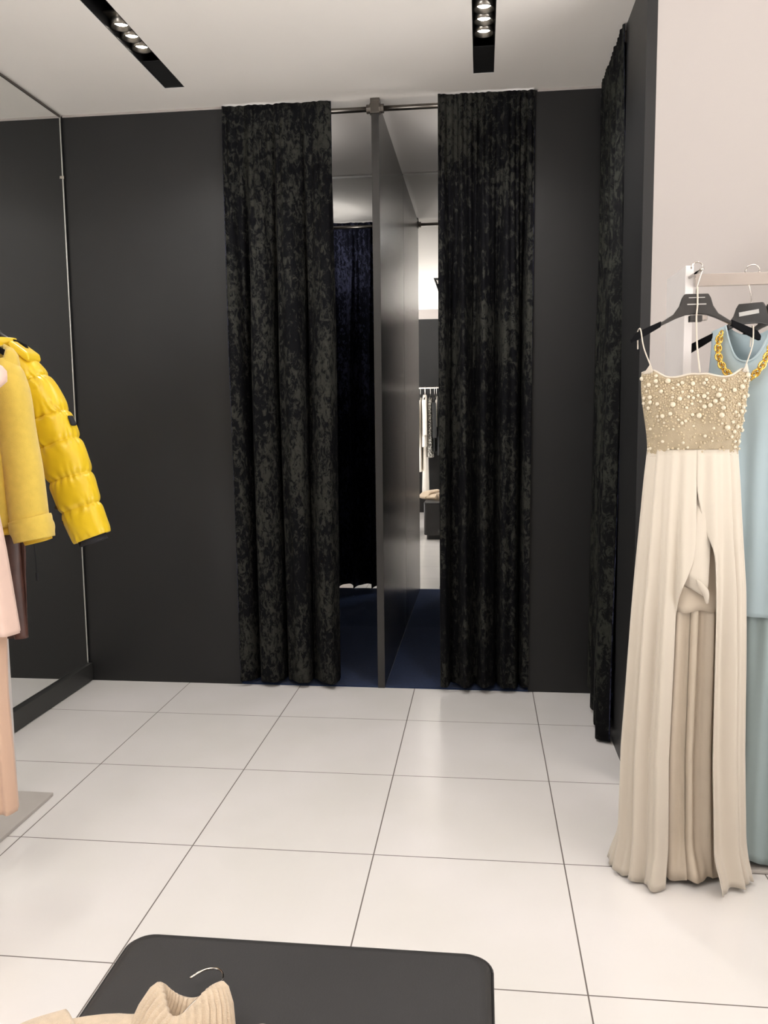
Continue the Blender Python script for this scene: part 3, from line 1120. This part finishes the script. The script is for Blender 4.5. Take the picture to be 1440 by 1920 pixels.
# dark badge on the outer sleeve
MB().prism([(PX + .276, 1.408), (PX + .280, 1.410), (PX + .292, 1.382), (PX + .290, 1.376), (PX + .284, 1.380)], PY - .035, PY - .005, lambda x, z, d: V((x, d, z))).build('sleeve_badge', M['puffdark'], pj, bevel=.002)

# yellow wool jacket (in front), plane y = -1.31
WX, WY = -1.212, -1.31
curved_hanger((WX, WY, 1.690), 'black hanger holding the matt yellow wool jacket', None, .80)
wj = thing('wool_jacket', (WX, WY, 1.0), 'matt yellow wool jacket with turned up cuff, in front of the puffer jacket', 'jacket')
tab = dense([(1.075, .150, .060, 0), (1.10, .152, .064, 0), (1.35, .158, .062, 0), (1.46, .165, .058, 0), (1.53, .158, .050, 0), (1.560, .166, .046, 0), (1.590, .162, .042, 0), (1.608, .150, .038, 0), (1.628, .122, .030, 0)], 60)
MB().rings(body_rings(WX, WY, tab, 72, .8, lambda p, th, z: p + V((0, .008 * math.cos(p.x * 60) * (1 - sstep(1.3, 1.6, z)), (-.095 if p.y < WY else -.01) * sstep(1.42, 1.62, z) * max(0, 1 - ((p.x - WX) / .140) ** 2) ** .45)))).build('body', M['wool'], wj, smooth=True, solid=.005)
MB().rings(body_rings(WX, WY, [(1.050, .146, .056, 0), (1.062, .149, .059, 0), (1.090, .149, .059, 0)], 72, .8)).build('hem_facing', M['woolsh'], wj, smooth=True, solid=.004)
MB().box(WX + .02, WX + .120, WY - .078, WY - .064, 1.13, 1.26).build('patch_pocket', M['wool'], wj, bevel=.006)
MB().box(WX + .015, WX + .125, WY - .084, WY - .064, 1.245, 1.268).build('pocket_flap', M['wool'], wj, bevel=.005)
MB().disc((WX + .045, WY - .086, 1.215), .012, (0, 1, 0), .006, 20).build('button', M['sticker'], wj, bevel=.002)
for s in (1, -1):
    path = [(WX + s * .118, WY, 1.575), (WX + s * .142, WY - .006, 1.485), (WX + s * .154, WY - .012, 1.37), (WX + s * .172, WY - .018, 1.25), (WX + s * .183, WY - .022, 1.13), (WX + s * .190, WY - .024, 1.072)]
    rr = sleeve(path, [(0, .030), (.10, .046), (.3, .052), (.8, .056), (1, .056)], [(0, .030), (.2, .048), (1, .044)], (0, 1, 0), 80, 56, seed=s * 2.2)
    sl = MB().rings(rr).build('sleeve', M['wool'], wj, smooth=True, solid=.005)
    cf = sleeve([(WX + s * .186, WY - .023, 1.100), (WX + s * .193, WY - .024, 1.070), (WX + s * .200, WY - .025, 1.034)], [(0, .060), (.5, .0625), (1, .056)], [(0, .049), (1, .048)], (0, 1, 0), 20, 56, seed=s)
    MB().rings(cf).build('turned_cuff', M['wool'], sl, smooth=True, solid=.007)
    inn = sleeve([(WX + s * .196, WY - .012, 1.060), (WX + s * .204, WY - .010, 1.025)], [(0, .046), (1, .040)], [(0, .035), (1, .030)], (0, 1, 0), 8, 40, seed=s)
    MB().rings(inn).build('cuff_lining', M['woolsh'], sl, smooth=True, solid=.004)

# brown leather trousers under the wool jacket
BX, BY = -1.222, -1.235
tab = dense([(1.14, .110, .030, 0), (1.05, .122, .036, 0), (.90, .112, .036, 0), (.70, .108, .032, 0)], 40)
bt = thing('leather_skirt', (BX, BY, .7), 'brown leather skirt hanging below the yellow wool jacket', 'skirt')
MB().rings(body_rings(BX, BY, tab, 80, .85, lambda p, th, z: p + V((.006 * math.cos(th * 9 + z * 12), .010 * math.cos(th * 6 + z * 9), 0)))).build('panel', M['brown'], bt, smooth=True, solid=.003)
MB().rings(body_rings(BX, BY, [(1.14, .114, .033, 0), (1.18, .112, .033, 0)], 60, .85)).build('waistband', M['brown'], bt, smooth=True, solid=.004)
# pale pink tunic nearest the camera and nude trousers under it
TX, TY = -1.13, -1.50
curved_hanger((TX - .03, TY, 1.690), 'black hanger holding the pale pink tunic at the left edge', None, .8)
tu = thing('tunic', (TX, TY, .78), 'pale pink tunic at the left edge in front of the brown skirt', 'tunic')
tab = dense([(.785, .146, .060, 0), (1.02, .118, .055, 0), (1.15, .100, .050, 0), (1.40, .105, .045, -.01), (1.48, .115, .042, .0), (1.500, .153, .042, .0), (1.530, .156, .040, .0), (1.548, .140, .038, .0), (1.58, .100, .034, -.03), (1.615, .060, .030, -.03)], 60)
MB().rings(body_rings(TX, TY, tab, 80, .85, lambda p, th, z: p + V((0, .009 * math.cos(th * 8 + 1) * (1 - sstep(.9, 1.4, z)), 0)))).build('body', M['pink'], tu, smooth=True, solid=.003)
ng = thing('wide_trousers', (TX, TY + .015, .23), 'nude beige wide trousers hanging under the pale pink tunic', 'trousers')
for s in (-1, 1):
    lx = TX - .012 + s * (.062 if s < 0 else .055)
    tab = dense([(.86, .056, .036, 0), (.6, .050, .034, -.004 * s), (.24, .053, .036, .003 * s)], 40)
    MB().rings(body_rings(lx, TY + .012, tab, 64, .85, lambda p, th, z: p + V((0, .008 * math.cos(th * 6 + s), 0)))).build('trouser_leg', M['nude'], ng, smooth=True, solid=.003)
MB().rings(body_rings(TX - .005, TY + .012, [(.855, .122, .038, 0), (1.10, .100, .036, 0)], 64, .85)).build('waist', M['nude'], ng, smooth=True, solid=.003)

# ------------------------------------------------------------------ sweater on the bench
SX, SY, SZ = -0.150, -2.50, .432
DY = -.070
sw = thing('turtleneck_sweater', (SX, -2.8, SZ), 'oatmeal ribbed turtleneck sweater lying on the charcoal bench', 'sweater')


def rib(th, n, a):
    return a * (.5 + .5 * math.cos(th * n))


# torso lying flat, neck pointing to the far wall
rows = [(-2.475, .085, .030), (-2.485, .120, .034), (-2.50, .170, .036), (-2.53, .205, .036), (-2.60, .225, .040), (-2.75, .215, .044), (-3.00, .205, .040), (-3.12, .200, .034), (-3.15, .195, .022)]
rs = []
for y, w, hgt in rows:
    ring = []
    for k in range(80):
        th = 2 * PI * k / 80
        c, s = math.cos(th), math.sin(th)
        ring.append(V((SX + w * math.copysign(abs(c) ** .8, c), y + DY, SZ + hgt * .5 + hgt * .5 * math.copysign(abs(s) ** .7, s) + (.006 * nz(c * 3, y * 6, 1.0) if s > 0 else 0))))
    rs.append(ring)
MB().rings(rs, True, True, True).build('torso', M['knit'], sw, smooth=True, sub=1)
for s in (-1, 1):
    path = [(SX + s * .13, -2.525 + DY, SZ + .024), (SX + s * .185, -2.58 + DY, SZ + .030), (SX + s * .165, -2.70 + DY, SZ + .060), (SX + s * .11, -2.84 + DY, SZ + .066), (SX + s * .05, -2.96 + DY, SZ + .066)]
    sl = MB().rings(sleeve(path, [(0, .055), (.3, .056), (1, .042)], [(0, .020), (1, .018)], (0, 0, 1), 40, 40, seed=s), True, True, True).build('sleeve', M['knit'], sw, smooth=True)
# rolled collar: inner tube and folded-over outer layer, axis leaning away
ax = V((0.05, .55, .80)).normalized()
ex = V((1, 0.12, 0)).normalized()
ey = ax.cross(ex).normalized()
C0 = V((SX + .030, -2.500 + DY, SZ + .010))


def collar_pt(h, th, rx, ry, rb):
    c, s = math.cos(th), math.sin(th)
    p = C0 + ax * h + ex * (rx + rb) * math.copysign(abs(c) ** .9, c) + ey * (ry + rb) * s
    return p


prof = [(-.006, .062, .030, 0), (.030, .048, .027, 0), (.052, .042, .027, 0), (.061, .044, .031, 0), (.063, .050, .037, 0), (.057, .058, .041, 0), (.040, .070, .045, 0), (.012, .080, .050, 0), (-.006, .086, .052, 0)]
rs = []
for j, (h, rx, ry, _) in enumerate(prof):
    ring = []
    for k in range(300):
        th = 2 * PI * k / 300
        pk = .012 * abs(math.cos(th)) ** 1.5 * sstep(.02, .06, h) - .034 * sstep(.015, .06, h) * math.exp(-((th - 1.5 * PI + .15) / .62) ** 2) - .012 * sstep(.02, .06, h) * max(0, math.sin(th)) ** 2
        rb = .0020 * math.cos(th * 38)
        ring.append(collar_pt(h + pk, th, rx, ry, rb))
    rs.append(ring)
col = MB().rings(rs).build('rolled_collar', M['knit'], sw, smooth=True, solid=.004)
# hanger inside the sweater: only its hook shows
hk = thing('clothes_hanger', (SX + .02, -2.50, SZ), 'hanger with chrome hook poking out of the sweater collar', 'hanger')
hp = [(-.130, -2.570, .462), (-.112, -2.556, .480), (-.090, -2.540, .4955), (-.079, -2.522, .490), (-.080, -2.495, .482), (-.083, -2.470, .470), (-.090, -2.446, .464), (-.104, -2.428, .458), (-.120, -2.424, .455), (-.134, -2.430, .453), (-.148, -2.446, .451)]
MB().tube(spline(hp, 8), .0021, 10).build('hook', M['chrome'], hk, smooth=True)
MB().tube(spline([(SX - .10, -2.63, SZ + .016), (SX - .04, -2.59, SZ + .018), (-.130, -2.570, SZ + .018), (SX + .10, -2.61, SZ + .016)], 6), .006, 8).build('shoulder_bar', M['hang'], hk, smooth=True)

# ------------------------------------------------------------------ rail behind the camera (seen in the right fitting room mirror)
RYY, RZ = -4.80, 1.795
rr_ = thing('wall_rail', (-.1, RYY, RZ), 'chrome clothes rail on the black rear wall seen in the mirror', 'clothes rail')
MB().tube([(-1.0, RYY, RZ), (1.0, RYY, RZ)], .013, 14).build('bar', M['chrome'], rr_, smooth=True)
for x in (-.95, .95):
    MB().tube([(x, RYY, RZ), (x, YR + .001, RZ)], .009, 10).build('bracket', M['chrome'], rr_, smooth=True)
GR = [  # x, material, top, hem, half thickness, half width, name, label, cat
    (-.565, 'speck', 1.66, .96, .024, .17, 'knit_pullover', 'speckled grey knit top at the left end of the mirrored rail', 'top'),
    (-.523, 'ivory', 1.66, .62, .013, .15, 'shirt_dress', 'plain white dress behind the speckled top on the mirrored rail', 'dress'),
    (-.462, 'ivory', 1.70, .97, .036, .19, 'blouse', 'white blouse hanging over a long white dress in the mirror', 'blouse'),
    (-.455, 'ivory', 1.64, .32, .026, .13, 'maxi_dress', 'long white dress reaching low on the mirrored rail', 'dress'),
    (-.382, 'speck', 1.66, .82, .032, .17, 'knit_dress', 'speckled grey knit dress right of the white blouse in the mirror', 'dress'),
    (-.325, 'darkcl', 1.66, .90, .014, .17, 'jersey_pullover', 'dark jersey top right of the speckled dress in the mirror', 'top'),
    (-.296, 'ivory', 1.68, 1.25, .011, .15, 'camisole', 'short white camisole on the mirrored rail', 'top'),
    (-.255, 'darkcl', 1.66, .85, .024, .17, 'jersey_dress', 'dark dress at the right of the mirrored rail', 'dress'),
]
for i, (x, mn, zt, zb, th_, hw, nm, lab, cat) in enumerate(GR):
    g = thing(nm, (x, RYY, zb), lab, cat)
    tb = dense([(zb, th_ * (1.7 if nm == 'maxi_dress' else 1.2), hw * 1.05, 0), (lerp(zb, zt, .6), th_, hw, 0), (zt - .10, th_ * .9, hw, 0), (zt - .04, th_ * .7, hw * .6, 0), (zt, th_ * .45, .05, 0)], 30)
    MB().rings(body_rings(x, RYY, tb, 48, .9, lambda p, t_, z: p + V((.006 * math.cos(t_ * 7 + i), 0, 0)))).build('body', M[mn], g, smooth=True, solid=.002)
    if nm in ('blouse', 'knit_pullover', 'jersey_pullover'):
        for s in (-1, 1):
            MB().rings(sleeve([(x, RYY + s * .15, zt - .08), (x + .01, RYY + s * .20, zt - .3), (x + .012, RYY + s * .205, zt - .56)], [(0, .03), (1, .030)], [(0, .04), (1, .035)], (0, 1, 0), 16, 24)).build('sleeve', M[mn], g, smooth=True)
    h = thing('clothes_hanger', (x, RYY, 1.69), 'black hanger on the mirrored rail behind the camera', 'hanger', 'hangers on the mirrored rail')
    mh = Matrix.Translation(V((x, RYY, 1.700))) @ Matrix.Rotation(PI / 2, 4, 'Z')
    MB().tube([mh @ p for p in hook_path((0, -.002), .118, .017, 1, 8)], .0022, 6).build('hook', M['chrome'], h, smooth=True)
    MB().tube([mh @ V(p) for p in ((-.17, 0, -.07), (-.05, 0, -.02), (0, 0, 0), (.05, 0, -.02), (.17, 0, -.07))], .007, 8).build('shoulder_bar', M['hang'], h, smooth=True)

# ------------------------------------------------------------------ lights: lamps in the ceiling slots, seen and added
E_MAIN = 14.2
E_CUB = 4.8
WORLD_LOW, WORLD_HIGH = 10.5, 0.5
for i, (x, y) in enumerate(LAMPS):
    l = bpy.data.lights.new('spot', 'SPOT')
    l.energy = E_MAIN * (.22 if x > 1 else 1.2 if y > -1 else .9)
    l.color = (1.0, 0.97, 0.945)
    l.spot_size = math.radians(135)
    l.spot_blend = 0.9
    l.shadow_soft_size = 0.030
    o = bpy.data.objects.new('ceiling_spot_lamp', l)
    COL.objects.link(o)
    o.location = (x, y, H - 0.004)

# added lamps brightening the fitting rooms, hidden behind the drawn curtains
for x, lab in ((-.835, 'left'), (.49, 'right')):
    yl = .80
    t = thing('added_fill_lamp', (x, yl, H), 'small round lamp added on the %s fitting room ceiling, hidden by the curtain' % lab, 'ceiling light')
    MB().tube([(x, yl, H - .030), (x, yl, H - .0005)], .050, 28).build('lamp_base', M['module'], t)
    MB().sphere((x, yl, H - .085), .055, 24, 14).build('lamp_globe', M['globe'], t, smooth=True)
    l = bpy.data.lights.new('globe', 'POINT')
    l.energy = E_CUB
    l.color = (1.0, 0.96, 0.93)
    l.shadow_soft_size = 0.05
    o = bpy.data.objects.new('added_fill_light', l)
    COL.objects.link(o)
    o.location = (x, yl, H - .200)

w = bpy.data.worlds.new('World')
SC.world = w
w.use_nodes = True
WN, WL = w.node_tree.nodes, w.node_tree.links
wtc = WN.new('ShaderNodeTexCoord')
wsp = WN.new('ShaderNodeSeparateXYZ')
WL.new(wtc.outputs['Generated'], wsp.inputs[0])
wmr = WN.new('ShaderNodeMapRange')            # added world fill: strong from below to brighten the ceiling, weak above
wmr.interpolation_type = 'SMOOTHSTEP'
wmr.inputs['From Min'].default_value = -0.25
wmr.inputs['From Max'].default_value = 0.15
wmr.inputs['To Min'].default_value = WORLD_LOW
wmr.inputs['To Max'].default_value = WORLD_HIGH
WL.new(wsp.outputs['Z'], wmr.inputs['Value'])
WN['Background'].inputs['Color'].default_value = (1.0, 0.975, 0.955, 1)
WL.new(wmr.outputs['Result'], WN['Background'].inputs['Strength'])

# ------------------------------------------------------------------ camera
yaw, pitch, roll = 0.11709416, 0.11286264, 0.01082589
F_PX = 1568.78
cy, sy, cp, sp = math.cos(yaw), math.sin(yaw), math.cos(pitch), math.sin(pitch)
right = V((cy, sy, 0))
fwd = V((-sy * cp, cy * cp, -sp))
down = -right.cross(fwd)
r2 = right * math.cos(roll) + down * math.sin(roll)
d2 = down * math.cos(roll) - right * math.sin(roll)
cam = bpy.data.cameras.new('camera')
cam.sensor_fit = 'HORIZONTAL'
cam.sensor_width = 36.0
cam.lens = F_PX / 1440 * 36.0
cam.clip_start = 0.05
co = bpy.data.objects.new('camera', cam)
COL.objects.link(co)
u2 = -d2
b2 = -fwd
co.matrix_world = Matrix(((r2.x, u2.x, b2.x, 0.34192), (r2.y, u2.y, b2.y, -3.71943), (r2.z, u2.z, b2.z, 1.39324), (0, 0, 0, 1)))
SC.camera = co

vs = SC.view_settings
vs.view_transform = 'Standard'
vs.look = 'None'
vs.gamma = 1.0
vs.use_curve_mapping = False
vs.exposure = 0.0
SC.cycles.max_bounces = 14
SC.cycles.diffuse_bounces = 6
SC.cycles.glossy_bounces = 6
SC.cycles.use_denoising = True
SC.cycles.sample_clamp_indirect = 6.0
